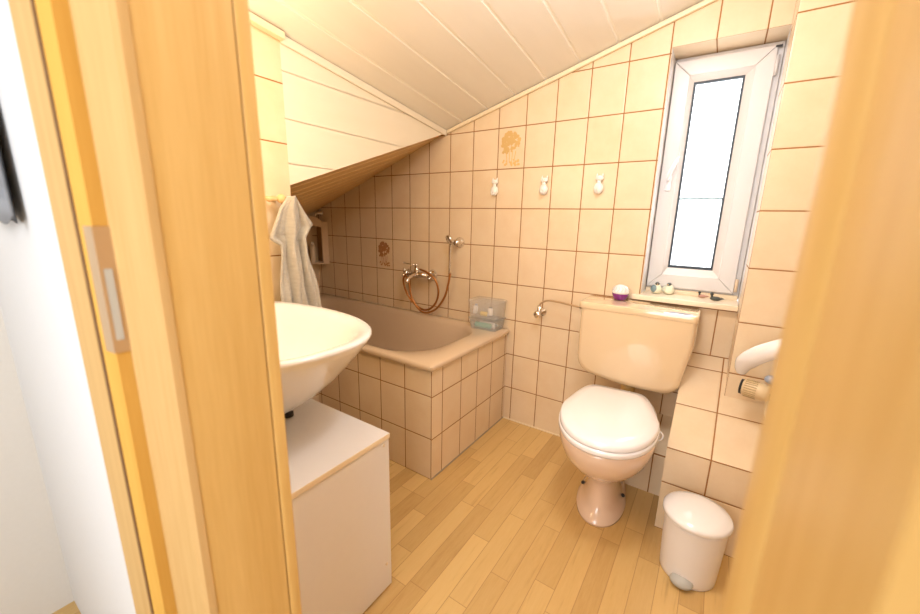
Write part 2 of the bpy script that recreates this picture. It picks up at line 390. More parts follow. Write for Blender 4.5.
strip('trim_4', [(1.433, -0.16, cz(1.433, -0.16) - 0.003), (XR, -0.16, cz(XR, -0.16) - 0.003)], (0, -0.016, 0), -0.020, M_TRIM)
# tiled ledges behind the toilet and on the right
LY, LZ, LT = -0.402, 0.342, 0.597
sl = math.atan2(LT - LZ, -LY)
b = MB().add([(1.28, LY, 0), (XR, LY, 0), (XR, 0, 0), (1.28, 0, 0), (1.28, LY, LZ - 0.002), (XR, LY, LZ - 0.002), (XR, 0, LT - 0.003), (1.28, 0, LT - 0.003)],
             [(0, 3, 2, 1), (4, 5, 6, 7), (0, 1, 5, 4), (1, 2, 6, 5), (2, 3, 7, 6), (3, 0, 4, 7)])
led = struct(b.out('wall_ledge', [T_LEDY, T_LED, T_XY], fmat=by_normal(0, 1, 2)))
ln = math.hypot(LT - LZ, LY)
sp_ = MB().box(0, XR - 1.28, 0, ln, -0.004, 0.001).out('wall_ledge_slope', T_SLO, loc=(1.28, LY, LZ), rot=(sl, 0, 0)); struct(sp_)
struct(MB().box(0.957, 1.28, -0.205, 0, 0, 0, top=lambda x, y: 0.188 if y < -0.1 else 0.28).out('wall_ledge_low', [T_YZ, T_LOW, T_LOW], fmat=by_normal(0, 1, 2)))
# baseboard: thin pale joint along the back wall
struct(MB().box(0.412, 0.957, -0.006, 0, 0, 0.006).out('baseboard_back', M_TRIM))

# ------------------------------------------------------------------ window
win = bpy.data.objects.new('window_1', None); COL.objects.link(win); struct(win)
WY = 0.12
def frame_ring(x0, x1, z0, z1, w, y0, y1, wb=None):
    wb = wb or w; b = MB()
    O = [(x0, z0), (x1, z0), (x1, z1), (x0, z1)]; I = [(x0 + w, z0 + wb), (x1 - w, z0 + wb), (x1 - w, z1 - w), (x0 + w, z1 - w)]
    for i in range(4):
        j = (i + 1) % 4; q = [O[i], O[j], I[j], I[i]]
        v = [(x, y0, z) for x, z in q] + [(x, y1, z) for x, z in q]
        b.add(v, [(0, 1, 2, 3), (4, 7, 6, 5), (0, 4, 5, 1), (1, 5, 6, 2), (2, 6, 7, 3), (3, 7, 4, 0)])
    return b
bevel(frame_ring(OX0 + 0.001, OX1 - 0.001, OZ0 + 0.001, OZ1 - 0.001, 0.045, WY + 0.018, 0.19).out('window_frame', M_PVC, win), 0.003)
SX0, SX1, SZ0, SZ1 = 1.068 + 0.003, 1.412, 0.853, 1.806
GX0, GX1, GZ0, GZ1 = 1.148, 1.324, 0.944, 1.722
sash = bevel(frame_ring(SX0, SX1, SZ0, SZ1, 0.062, WY, WY + 0.055).out('window_sash', M_PVC, win), 0.004)
# glazing bead sloping back to the pane
b = MB(); O = [(SX0 + 0.058, SZ0 + 0.06), (SX1 - 0.058, SZ0 + 0.06), (SX1 - 0.058, SZ1 - 0.06), (SX0 + 0.058, SZ1 - 0.06)]; I = [(GX0, GZ0), (GX1, GZ0), (GX1, GZ1), (GX0, GZ1)]
for i in range(4):
    j = (i + 1) % 4
    b.add([(O[i][0], WY + 0.004, O[i][1]), (O[j][0], WY + 0.004, O[j][1]), (I[j][0], WY + 0.020, I[j][1]), (I[i][0], WY + 0.020, I[i][1]),
           (O[i][0], WY + 0.05, O[i][1]), (O[j][0], WY + 0.05, O[j][1]), (I[j][0], WY + 0.05, I[j][1]), (I[i][0], WY + 0.05, I[i][1])],
          [(0, 1, 2, 3), (4, 5, 6, 7), (2, 3, 7, 6), (0, 1, 5, 4)])
b.out('glazing_bead', M_PVC, sash)
frame_ring(GX0 - 0.001, GX1 + 0.001, GZ0 - 0.001, GZ1 + 0.001, 0.0095, WY + 0.0205, WY + 0.034, 0.013).out('gasket', M_GASKET, sash)
MB().box(GX0, GX1, WY + 0.030, WY + 0.034, GZ0, GZ1).out('pane', M_GLASS, sash)
# handle
hb = bevel(MB().box(1.093, 1.117, WY - 0.010, WY + 0.002, 1.283, 1.352).out('window_handle', M_SEAT, win), 0.006, 3)
MB().tube([(1.104, WY - 0.004, 1.333), (1.104, WY - 0.035, 1.333), (1.106, WY - 0.042, 1.340), (1.120, WY - 0.042, 1.382), (1.136, WY - 0.042, 1.425)], [0.008, 0.008, 0.009, 0.008, 0.006], 12).out('lever', M_SEAT, hb, True)
# hinges on the right side of the sash
MB().lathe([(0.006, 0), (0.006, 0.07)], (1.416, WY + 0.004, 1.70), 12).out('hinge', M_PVC, win, True)
MB().lathe([(0.006, 0), (0.006, 0.055)], (1.418, WY + 0.004, 0.862), 12).out('hinge', M_SHELF, win, True)
MB().box(1.404, 1.424, WY - 0.004, WY + 0.004, 1.796, 1.802).out('hinge_pin', M_BLACK, win)
bevel(MB().box(OX0 + 0.002, 1.43, WY - 0.004, WY + 0.02, OZ0 + 0.001, 0.846).out('drip_rail', M_CABEDGE, win), 0.002)
struct(bevel(MB().box(1.036, 1.432, -0.030, WY - 0.002, 0.806, 0.828).out('window_sill_1', M_SILL), 0.003))
# neighbour seen through the pane
nb = thing('neighbour_house', 'pale neighbouring house with a dark eave seen through the window pane', 'house', (0, 8, 0))
M_NB = plain('neighbour_render', (0.80, 0.80, 0.80), 0.9)
b = MB().box(-3, 6, 0.1, 0.3, -3.0, 1.66); b.out('facade', M_NB, nb)
b = MB()
for i in range(60): b.box(-2.9 + i * 0.15, -2.87 + i * 0.15, 0.06, 0.1, -3.0, 1.60)
b.out('cladding_batten', plain('neighbour_battens', (0.30, 0.32, 0.34), 0.8), nb)
MB().tube([(-3, 0.02, 1.68), (6, 0.02, 1.68)], 0.026).out('gutter', plain('dark_gutter', (0.03, 0.05, 0.045), 0.6), nb)
# ------------------------------------------------------------------ door lining
dr = bpy.data.objects.new('door_1', None); COL.objects.link(dr); struct(dr)
H = 2.0
def prof(name, poly, mat, parent=dr, z0=0.001, z1=H, bw=0.0):
    o = MB().prism(poly, z0, z1).out(name, mat, parent)
    if bw: bevel(o, bw, 3, 30)
    return o
# left side
prof('architrave', [(0.655, -1.743), (0.655, -1.757), (0.738, -1.757), (0.738, -1.743)], M_LINEDGE)
prof('door_seal', [(0.7385, -1.7425), (0.7385, -1.7560), (0.7520, -1.7575), (0.7520, -1.7425)], M_SEAL)
prof('rebate', [(0.7525, -1.7425), (0.7525, -1.7565), (0.7865, -1.7530), (0.7865, -1.7385), (0.7865, -1.71), (0.7525, -1.71)], M_REBATE)
prof('lining_step', [(0.787, -1.7400), (0.848, -1.7285), (0.853, -1.7245), (0.854, -1.716), (0.787, -1.716)], M_LINEDGE)
prof('lining', [(0.7525, -1.7155), (0.853, -1.7155), (0.853, -1.620), (0.7525, -1.620)], M_LINING)
prof('lining_edge', [(0.7525, -1.618), (0.8525, -1.618), (0.8545, -1.612), (0.8545, -1.601), (0.7525, -1.601)], M_LINING, bw=0.0015)
sp2 = prof('strike_plate', [(0.768, -1.7552), (0.768, -1.7567), (0.7885, -1.7545), (0.7885, -1.7385), (0.7870, -1.7385), (0.7870, -1.7530)], M_STEEL, z0=0.985, z1=1.125)
MB().prism([(0.7890, -1.7510), (0.7895, -1.7510), (0.7895, -1.7440), (0.7890, -1.7440)], 1.00, 1.080).out('latch_hole', M_GREY, sp2)
# right side, a hand's width from the camera
prof('architrave', [(1.45, -1.743), (1.45, -1.757), (1.400, -1.757), (1.400, -1.743)], M_LINEDGE, bw=0.002)
prof('lining', [(1.429, -1.742), (1.3785, -1.762), (1.3785, -1.640), (1.429, -1.640)], M_LINING)
prof('lining_edge', [(1.429, -1.639), (1.3785, -1.639), (1.3755, -1.632), (1.3725, -1.620), (1.3715, -1.604), (1.3725, -1.592), (1.377, -1.584), (1.385, -1.580), (1.429, -1.580)], M_LINING, bw=0.002)
MB().box(0.80, 1.43, -1.755, -1.60, H + 0.001, 2.03).out('head_lining', M_LINING, dr)
# the door leaf, swung out into the hall beyond the right edge of the view
leaf = bpy.data.objects.new('door_leaf', None); COL.objects.link(leaf); leaf.parent = dr
bevel(MB().box(1.415, 1.455, -2.34, -1.765, 0.01, 1.99).out('leaf_panel', M_LINING, leaf), 0.003)

# ------------------------------------------------------------------ bathtub
tub = thing('bathtub', 'beige enamel bathtub set in a brown-grouted tiled surround', 'bathtub', (0, 0, 0))
def srect(cx, cy, hx, hy, z, r, n=10, taper=0):
    pts = []
    for qx, qy, a0 in ((1, 1, 0), (-1, 1, 90), (-1, -1, 180), (1, -1, 270)):
        for i in range(n):
            a = math.radians(a0 + 90 * i / (n - 1)); pts.append((cx + qx * (hx - r) + r * math.cos(a), cy + qy * (hy - r) + r * math.sin(a), z))
    return pts
rx0, rx1, ry0, ry1 = XL + 0.002, 0.428, -0.712, -0.002
cx, cy, hx, hy = (rx0 + rx1) / 2, (ry0 + ry1) / 2, (rx1 - rx0) / 2, (ry1 - ry0) / 2
ix0, ix1, iy0, iy1 = -1.15, 0.302, -0.655, -0.062
icx, icy, ihx, ihy = (ix0 + ix1) / 2, (iy0 + iy1) / 2, (ix1 - ix0) / 2, (iy1 - iy0) / 2
rings = [srect(cx, cy, hx - 0.004, hy - 0.004, 0.523, 0.012), srect(cx, cy, hx, hy, 0.528, 0.012), srect(cx, cy, hx, hy, 0.543, 0.012), srect(cx, cy, hx - 0.006, hy - 0.006, 0.549, 0.012),
         srect(icx, icy, ihx + 0.012, ihy + 0.012, 0.547, 0.21), srect(icx, icy, ihx, ihy, 0.542, 0.20), srect(icx, icy, ihx - 0.012, ihy - 0.010, 0.52, 0.19),
         srect(icx - 0.02, icy, ihx - 0.07, ihy - 0.05, 0.36, 0.17), srect(icx - 0.03, icy, ihx - 0.13, ihy - 0.09, 0.21, 0.14), srect(icx - 0.03, icy, ihx - 0.19, ihy - 0.14, 0.165, 0.10), srect(icx - 0.03, icy, ihx - 0.4, ihy - 0.2, 0.16, 0.05)]
b = MB().loft(rings, cap0=False)
o = b.out('tub_shell', M_TUB, tub); sharp(o, 50)
b = MB().box(XL + 0.01, 0.412, -0.69, -0.675, 0.001, 0.524); b.box(0.397, 0.412, -0.675, -0.004, 0.001, 0.524)
b.out('tiled_surround', [T_TUBY, T_TUBX], tub, fmat=by_normal(0, 1, 1))
MB().box(0.410, 0.4155, -0.693, -0.001, 0.0005, 0.007).out('joint_strip', plain('grey_joint', (0.40, 0.33, 0.24), 0.6), tub)
MB().lathe([(0.024, 0), (0.026, 0.003), (0.020, 0.005)], (icx, icy, 0.162), 24).out('drain', M_CHROME, tub, True)

# ------------------------------------------------------------------ shower mixer and hand shower
mx = thing('bath_mixer', 'chrome bath mixer tap on the tiled wall above the tub', 'tap', (-0.19, -0.03, 0.79))
def P(*pts, y=None): return pts
m0 = (-0.19, -0.03, 0.79)
def rel(c, p): return tuple(p[i] - c[i] for i in range(3))
def relp(c, pts): return [rel(c, p) for p in pts]
MB().tube(relp(m0, [(-0.265, -0.062, 0.802), (-0.10, -0.062, 0.802)]), 0.019, 16).out('mixer_body', M_CHROME, mx, True)
for x in (-0.245, -0.115):
    MB().lathe([(0.030, 0), (0.032, 0.004), (0.020, 0.014), (0.013, 0.018), (0.013, 0.05)], rel(m0, (x, -0.001, 0.800)), 20, axis='y').out('wall_rosette', M_CHROME, mx, True)
for x, s in ((-0.285, -1), (-0.085, 1)):
    b = MB().tube(relp(m0, [(x + 0.015 * -s, -0.062, 0.802), (x + s * 0.012, -0.062, 0.802)]), 0.017, 14)
    for k in range(4):
        a = k * math.pi / 2 + 0.5
        b.tube(relp(m0, [(x, -0.062, 0.802), (x + s * .006, -0.062 + 0.034 * math.cos(a), 0.802 + 0.034 * math.sin(a))]), 0.0075, 8)
    b.out('tap_handle', M_CHROME, mx, True)
MB().tube(relp(m0, spline([(-0.19, -0.064, 0.806), (-0.19, -0.10, 0.800), (-0.19, -0.15, 0.785), (-0.19, -0.165, 0.765)], 5)), 0.012, 14).out('spout', M_CHROME, mx, True)
b = MB().tube(relp(m0, [(-0.20, -0.062, 0.80), (-0.20, -0.062, 0.85)]), 0.014, 14).tube(relp(m0, [(-0.20, -0.062, 0.845), (-0.20, -0.062, 0.865)]), 0.009, 12)
b.tube(relp(m0, [(-0.20, -0.062, 0.858), (-0.285, -0.085, 0.868)]), 0.0035, 8).ell(rel(m0, (-0.287, -0.0855, 0.868)), (0.006, 0.006, 0.006), 10, 6)
b.out('diverter', M_CHROME, mx, True)
hs = thing('hand_shower', 'slim chrome hand shower in its wall holder with a copper-coloured hose', 'shower', (0.058, 0, 1.0))
h0 = (0.058, 0, 1.0)
MB().lathe([(0.030, 0), (0.031, 0.006), (0.022, 0.014), (0.016, 0.03), (0.015, 0.05)], rel(h0, (0.080, -0.001, 1.008)), 24, axis='y').out('holder', M_CHROME, hs, True)
MB().tube(relp(h0, spline([(0.052, -0.060, 0.83), (0.051, -0.060, 0.88), (0.053, -0.060, 0.95), (0.056, -0.062, 1.005), (0.060, -0.072, 1.030)], 5)), [0.008] * 5 + [0.007] * 10 + [0.010] * 6, 14).out('handle', M_CHROME, hs, True)
o = MB().lathe([(0.007, -0.014), (0.026, -0.007), (0.031, 0.004), (0.029, 0.011), (0.004, 0.012)], (0, 0, 0), 24, axis='y').out('shower_head', M_CHROME, hs, True, loc=rel(h0, (0.060, -0.076, 1.026)), rot=(0.5, 0, -0.5))
hp = [(-0.163, 0.836), (-0.095, 0.822), (-0.039, 0.783), (-0.024, 0.705), (-0.06, 0.627), (-0.134, 0.582), (-0.217, 0.605), (-0.278, 0.663), (-0.298, 0.745), (-0.276, 0.787), (-0.244, 0.752), (-0.233, 0.66), (-0.181, 0.591), (-0.122, 0.57), (-0.042, 0.605), (0.017, 0.683), (0.042, 0.766), (0.052, 0.830)]
ys = [-0.075, -0.083, -0.080, -0.07, -0.06, -0.055, -0.055, -0.06, -0.075, -0.083, -0.085, -0.075, -0.072, -0.072, -0.07, -0.066, -0.062, -0.060]
MB().tube(relp(h0, spline([(x, y, z) for (x, z), y in zip(hp, ys)], 8)), 0.0065, 10).out('hose', M_HOSE, hs, True)

# ------------------------------------------------------------------ storage boxes on the tub corner
def tub_box():
    t = thing('storage_box', 'clear plastic box full of toiletries, upper one stacked on the tub corner', 'box', (0.315, -0.066, 0.613), 0.03, 'clear storage boxes on the tub corner')
    o = MB().loft([srect(0, 0, 0.085, 0.058, 0.002, 0.016), srect(0, 0, 0.091, 0.062, 0.088, 0.018), srect(0, 0, 0.089, 0.060, 0.088, 0.018), srect(0, 0, 0.083, 0.056, 0.005, 0.016)]).out('box_body', M_BOXCLR, t); sharp(o)
    o = MB().loft([srect(0, 0, 0.094, 0.064, 0.088, 0.016), srect(0, 0, 0.094, 0.064, 0.096, 0.016), srect(0, 0, 0.088, 0.058, 0.100, 0.016)]).out('box_lid', M_BOXCLR, t); sharp(o)
    t2 = thing('storage_box', 'greyish clear plastic box, lower one standing on the tub corner', 'box', (0.315, -0.066, 0.5495), 0.03, 'clear storage boxes on the tub corner')
    o = MB().loft([srect(0, 0, 0.078, 0.054, 0.0, 0.014), srect(0, 0, 0.088, 0.060, 0.056, 0.016), srect(0, 0, 0.086, 0.058, 0.056, 0.016), srect(0, 0, 0.076, 0.052, 0.003, 0.014)]).out('box_body', M_BOXLOW, t2); sharp(o)
    o = MB().loft([srect(0, 0, 0.091, 0.063, 0.056, 0.016), srect(0, 0, 0.091, 0.063, 0.062, 0.016)]).out('box_lid', M_BOXLOW, t2); sharp(o)
tub_box()
def tubelet(name, label, cat, a, c, r, mat, cap=None):
    a, c = Vector(a), Vector(c); t = thing(name, label, cat, a)
    MB().tube([Vector((0, 0, 0)), (c - a) * 0.06, (c - a) * 0.78, (c - a) * 0.86], [r * .9, r, r, r * .55], 14).out('tube_body', mat, t, True)
    MB().tube([(c - a) * 0.86, c - a], r * .62, 12).out('cap', cap or M_SEAT, t, True)
tubelet('cream_tube', 'mint green toiletry tube inside the lower clear box', 'tube', (0.258, -0.095, 0.569), (0.378, -0.088, 0.569), 0.015, plain('mint', (0.16, 0.50, 0.36), 0.4))
tubelet('cream_tube', 'white toiletry tube with grey cap inside the lower clear box', 'tube', (0.262, -0.052, 0.567), (0.372, -0.045, 0.567), 0.013, M_SEAT, M_GREY)
tubelet('cream_tube', 'white tube with dark blue cap at left in the upper clear box', 'tube', (0.255, -0.10, 0.632), (0.262, -0.10, 0.685), 0.013, M_SEAT, M_BLUEG)
tubelet('cream_tube', 'yellow tube in the middle of the upper clear box', 'tube', (0.285, -0.085, 0.632), (0.335, -0.085, 0.632), 0.013, plain('yellow', (0.80, 0.60, 0.16), 0.4))
tubelet('cream_tube', 'pale tube with dark cap at right in the upper clear box', 'tube', (0.350, -0.095, 0.632), (0.350, -0.095, 0.680), 0.015, M_SEAT, M_BLACK)

# ------------------------------------------------------------------ corner caddy with bottle and a chrome tap above
cd = thing('corner_caddy', 'beige corner shelf with arched top in the dark corner above the tub', 'shelf', (XL, 0, 0.80))
b = MB().prism([(0.002, -0.002), (0.002, -0.15), (0.05, -0.15), (0.135, -0.06), (0.135, -0.002)], -0.012, 0.0); bevel(b.out('shelf_board', M_SHELF, cd), 0.003)
bevel(MB().box(0.122, 0.136, -0.055, -0.002, 0.001, 0.30).out('side_panel', M_SHELF, cd), 0.004)
bevel(MB().box(0.002, 0.010, -0.15, -0.05, 0.001, 0.30).out('side_panel', M_SHELF, cd), 0.003)
MB().box(0.011, 0.121, -0.010, -0.002, 0.001, 0.29).out('back_panel', plain('brown_back', (0.36, 0.22, 0.09), 0.6), cd)
arch = []
N = 16
for i in range(N + 1):
    t = i / N; arch.append((0.006 + 0.128 * t, 0.30 + 0.035 * math.sin(math.pi * t)))
for i in range(N + 1):
    t = 1 - i / N; arch.append((0.006 + 0.128 * t, 0.258 + 0.012 * math.sin(math.pi * t)))
v = [(x, -0.148 + 0.095 * (x / .134), z) for x, z in arch] + [(x, -0.141 + 0.095 * (x / .134), z) for x, z in arch]
n = len(arch)
bb = MB().loft([v[:n], v[n:]]); bb.out('arched_front', M_SHELF, cd)
bt = thing('lotion_bottle', 'slim white bottle standing on the corner shelf above the tub', 'bottle', (XL + 0.075, -0.100, 0.8005))
MB().lathe([(0.017, 0), (0.019, 0.004), (0.019, 0.115), (0.012, 0.128)], (0, 0, 0), 20).out('bottle_body', plain('bottle_cream', (0.80, 0.68, 0.54), 0.35), bt, True)
MB().lathe([(0.009, 0.1285), (0.009, 0.150)], (0, 0, 0), 14).out('cap', M_SEAT, bt, True)
t = thing('chrome_hook', 'small chrome fitting on the wall just above the arched corner shelf', 'hook', (XL + 0.07, 0, 1.160))
MB().lathe([(0.018, 0), (0.018, 0.008), (0.008, 0.012), (0.008, 0.04)], (0, -0.001, 0), 16, axis='y').out('hook_base', M_CHROME, t, True)
MB().tube([(0, -0.040, 0.0), (0.0, -0.055, -0.012), (0.0, -0.05, -0.03)], 0.006, 10).out('hook_arm', M_CHROME, t, True)

# ------------------------------------------------------------------ decorated tiles
def decor(loc, s, label, col):
    t = thing('decorated_tile', label, 'tile', loc, 0, 'tiles with a brown flower motif')
    rnd = random.Random(5)
    b = MB(); y = -0.0012
    def blob(x, z, r, n=9):
        i0 = len(b.v); rr = [r * rnd.uniform(0.7, 1.15) for _ in range(n)]
        ring = [(x + rr[k] * math.cos(2 * math.pi * k / n), y, z + rr[k] * math.sin(2 * math.pi * k / n)) for k in range(n)]
        b.loft([[(p[0], 0.0, p[2]) for p in ring], ring]); b.v[-n:] = [(p[0], y + rnd.uniform(-.0002, .0), p[2]) for p in ring]
    for _ in range(75):
        a = rnd.uniform(0, 2 * math.pi); q = math.sqrt(rnd.uniform(0, 1)); blob(s * 0.036 * q * math.cos(a) , s * (0.022 + 0.036 * q * math.sin(a)), s * rnd.uniform(0.004, 0.008))
    for _ in range(10): blob(s * rnd.uniform(-0.036, -0.012), s * rnd.uniform(-0.02, 0.02), s * 0.006)
    b.out('flower_motif', plain('motif_' + label[:5], col, 0.35), t)
    b = MB()
    for k in range(4):
        x = s * (-0.018 + 0.013 * k); b.tube([(x, y + .0006, s * -0.01), (x * .7, y + .0006, s * -0.05)], s * 0.0014, 6)
    for _ in range(24): blob(s * rnd.uniform(-0.034, 0.036), s * (-0.052 + rnd.uniform(-0.010, 0.016)), s * rnd.uniform(0.002, 0.005))
    b.out('stem_motif', plain('motif_stem' + label[:5], tuple(min(1, c * 1.15) for c in col), 0.35), t)
decor((0.377, 0, 1.500), 1.4, 'pale tile with an ochre flower bouquet motif, high up left of the white hooks', (0.66, 0.43, 0.16))
decor((-0.536, 0, 0.903), 1.35, 'tile with a rust brown flower motif low beside the shower mixer', (0.44, 0.20, 0.08))

# ------------------------------------------------------------------ cat hooks
def cat_hook(loc, label, first=None):
    t = thing('cat_hook', label, 'wall hook', loc, 0, 'white cat-shaped wall hooks')
    b = MB().ell((0, -0.012, -0.022), (0.022, 0.014, 0.026), 20, 12); b.ell((0, -0.012, 0.004), (0.010, 0.009, 0.014), 14, 8)
    b.out('cat_body', M_PORC, t, True)
    b = MB().ell((0.002, -0.014, 0.022), (0.0190, 0.012, 0.013), 18, 10)
    for s in (-1, 1): b.lathe([(0.006, 0), (0.004, 0.008), (0.0006, 0.015)], (0.002 + s * 0.0125, -0.012, 0.029), 8)
    h = b.out('cat_head', M_PORC, t, True)
    b = MB()
    for s in (-1, 1): b.ell((0.002 + s * 0.005, -0.0245, 0.024), (0.0014, 0.001, 0.0014), 6, 5)
    b.out('cat_eyes', M_BLACK, h)
    MB().tube(spline([(0.0, -0.022, -0.036), (0.0, -0.034, -0.044), (0.0, -0.044, -0.038), (0.0, -0.046, -0.026)], 5), 0.004, 8).out('tail_peg', M_PORC, t, True)
for x, l in ((0.298, 'white cat-shaped wall hook below the ochre flower tile, leftmost of three'), (0.574, 'white cat-shaped wall hook in the middle of the row of three'), (0.838, 'white cat-shaped wall hook nearest the window, rightmost of three')):
    cat_hook((x, 0, 1.314), l)

# ------------------------------------------------------------------ cistern
cs = thing('cistern', 'beige wall-hung toilet cistern with rounded lower corners', 'cistern', (1.083, 0, 0.445))
ZB = -0.004
def cring(y, inset, zb, zt_, xl, xr):
    # outline in XZ, rounded lower corners, slightly bowed base
    pts = []
    r = 0.075
    xl2, xr2 = xl + 0.002, xr - 0.024
    pts.append((xl, zt_)); pts.append((xl, zt_ - 0.1))
    for i in range(9):
        a = math.radians(180 + 90 * i / 8); pts.append((xl2 + r + r * math.cos(a), zb + 0.016 + r + r * math.sin(a)))
    for i in range(1, 8):
        t = i / 8; pts.append((xl2 + r + (xr2 - r - xl2 - r) * t, zb + 0.016 - 0.008 * math.sin(math.pi * t)))
    for i in range(9):
        a = math.radians(270 + 90 * i / 8); pts.append((xr2 - r + r * math.cos(a), zb + 0.016 + r + r * math.sin(a)))
    pts.append((xr, zt_ - 0.1)); pts.append((xr, zt_))
    cxm, czm = (xl + xr) / 2, (zb + zt_) / 2
    out = []
    for x, z in pts:
        k = 1 - inset / 0.2
        out.append((cxm + (x - cxm) * k, y, z if z >= zt_ - 1e-6 else czm + (z - czm) * k - (0.026 * (x - cxm) / (xr - xl) if z < zt_ - 0.15 else 0)))
    return out
xl, xr = 0.859 - 1.083, 1.309 - 1.083
rings = [cring(-0.012, 0.0, ZB, 0.326, xl, xr), cring(-0.165, 0.0, ZB, 0.326, xl, xr), cring(-0.185, 0.003, ZB + 0.001, 0.326, xl, xr), cring(-0.197, 0.009, ZB + 0.006, 0.326, xl, xr), cring(-0.203, 0.020, ZB + 0.014, 0.326, xl, xr)]
o = MB().loft(rings).out('cistern_body', M_CIST, cs); sharp(o, 40)
o = MB().loft([srect(-0.001, -0.106, 0.2275, 0.0995, 0.327, 0.02), srect(-0.001, -0.106, 0.2285, 0.1005, 0.331, 0.02), srect(-0.001, -0.106, 0.2285, 0.1005, 0.348, 0.02), srect(-0.001, -0.106, 0.2265, 0.0985, 0.353, 0.018), srect(0, -0.106, 0.220, 0.092, 0.3545, 0.015)]).out('cistern_lid', M_CIST, cs); sharp(o, 40)
MB().box(0.125, 0.205, -0.188, -0.172, 0.3540, 0.3555).out('lid_label', M_BLUEW, cs)
bevel(MB().box(-0.055, 0.035, -0.050, -0.030, 0.3545, 0.3565).out('flush_button', M_CIST, cs), 0.001)
MB().tube(spline([(0.0, -0.12, -0.003), (0.0, -0.12, -0.05), (0.0, -0.135, -0.085), (-0.003, -0.190, -0.105), (-0.005, -0.245, -0.108)], 5), 0.024, 20).out('flush_pipe', M_PIPE, cs, True)
MB().lathe([(0.031, -0.050), (0.031, 0.004)], (0, -0.12, 0.0), 20).out('pipe_collar', M_PIPE, cs, True)
av = thing('angle_valve', 'small chrome angle valve on the tiles with a pipe curving to the cistern', 'valve', (0.610, 0, 0.675))
MB().lathe([(0.022, 0), (0.022, 0.005), (0.011, 0.009), (0.011, 0.045)], (0, -0.001, 0), 18, axis='y').out('wall_rosette', M_CHROME, av, True)
b = MB().tube([(0, -0.045, -0.012), (0, -0.045, 0.040)], 0.012, 14); b.out('valve_body', M_CHROME, av, True)
MB().lathe([(0.012, 0.045), (0.019, 0.050), (0.019, 0.065), (0.014, 0.070)], (-0.004, 0, -0.004), 12, axis='y').out('valve_knob', M_CHROME, av, True)
MB().tube(spline([(0, -0.045, 0.038), (0.008, -0.048, 0.055), (0.045, -0.055, 0.075), (0.11, -0.07, 0.078), (0.17, -0.085, 0.076), (0.246, -0.10, 0.072)], 7), 0.005, 10).out('supply_pipe', M_STEEL, av, True)
MB().tube([(0.222, -0.097, 0.0735), (0.2465, -0.10, 0.072)], 0.009, 10).out('pipe_nut', M_CHROME, av, True)

# ------------------------------------------------------------------ toilet
to = thing('toilet', 'beige floor-standing toilet with a closed white lid below the cistern', 'toilet', (1.058, -0.234, 0), math.radians(5.2))
def egg(yb, yf, hw, z, n=96, rear=0.78, p=2.15):
    # rounded rear (narrow), wide towards the middle, elliptical front
    ym = yb + (yf - yb) * 0.48; pts = []
    for i in range(n):
        a = 2 * math.pi * i / n; c, s = math.cos(a), math.sin(a)
        if s < 0:
            y = ym + (ym - yf) * -abs(s) ** (2 / p); x = hw * (1 if c > 0 else -1) * abs(c) ** (2 / p)
        else:
            q = 8.0; y = ym + (yb - ym) * abs(s) ** (2 / q); x = hw * (1 if c > 0 else -1) * abs(c) ** (2 / q)
            x *= 1 - (1 - rear) * ((y - ym) / (yb - ym)) ** 1.25 if yb != ym else 1
        pts.append((x, y, z))
    return pts
R_ = [(0.0, .05, -.305, .096), (.010, .05, -.305, .096), (.022, .048, -.285, .084), (.045, .045, -.262, .071), (.09, .04, -.256, .065), (.14, .035, -.252, .063), (.18, .03, -.272, .072), (.215, .02, -.325, .094), (.26, .01, -.395, .126), (.31, 0.0, -.445, .153), (.36, 0.0, -.470, .167), (.392, 0.0, -.476, .170), (.402, -.003, -.472, .166)]
o = MB().loft([egg(yb, yf, hw, z) for z, yb, yf, hw in R_]).out('toilet_bowl', M_BEIGE, to, True)
for s in (-1, 1):
    MB().lathe([(0.008, -0.002), (0.008, 0.004), (0.005, 0.008)], (s * 0.0805, -0.115, 0.034), 12).out('floor_bolt', M_BLACK, to, True)
MB().loft([egg(.012, -.478, .172, .4035), egg(.014, -.482, .1745, .409), egg(.014, -.482, .1745, .418), egg(.012, -.480, .174, .4235)]).out('seat', M_SEAT, to, True)
lid = MB().loft([egg(.004, -.478, .171, .4265, rear=.68), egg(.006, -.478, .171, .432, rear=.68), egg(.006, -.477, .171, .442, rear=.68), egg(.000, -.470, .165, .4495, rear=.68), egg(-.03, -.42, .128, .4535, rear=.68), egg(-.10, -.33, .07, .455, rear=.68)]).out('lid', M_SEAT, to, True)
for s in (-1, 1): MB().tube([(s * 0.075 - 0.015, 0.014, 0.432), (s * 0.075 + 0.015, 0.014, 0.432)], 0.008, 12).out('hinge', M_SEAT, to, True)
t = thing('rim_block_hanger', 'small white plastic hook clipped on the right side of the toilet rim', 'hook', (1.245, -0.42, 0.400))
MB().tube(spline([(-0.018, 0.01, 0.004), (0.002, 0.012, 0.0), (0.016, 0.012, -0.012), (0.014, 0.012, -0.030), (0.0, 0.012, -0.040), (-0.014, 0.008, -0.03)], 5), 0.003, 8).out('hook_wire', M_SEAT, t, True)

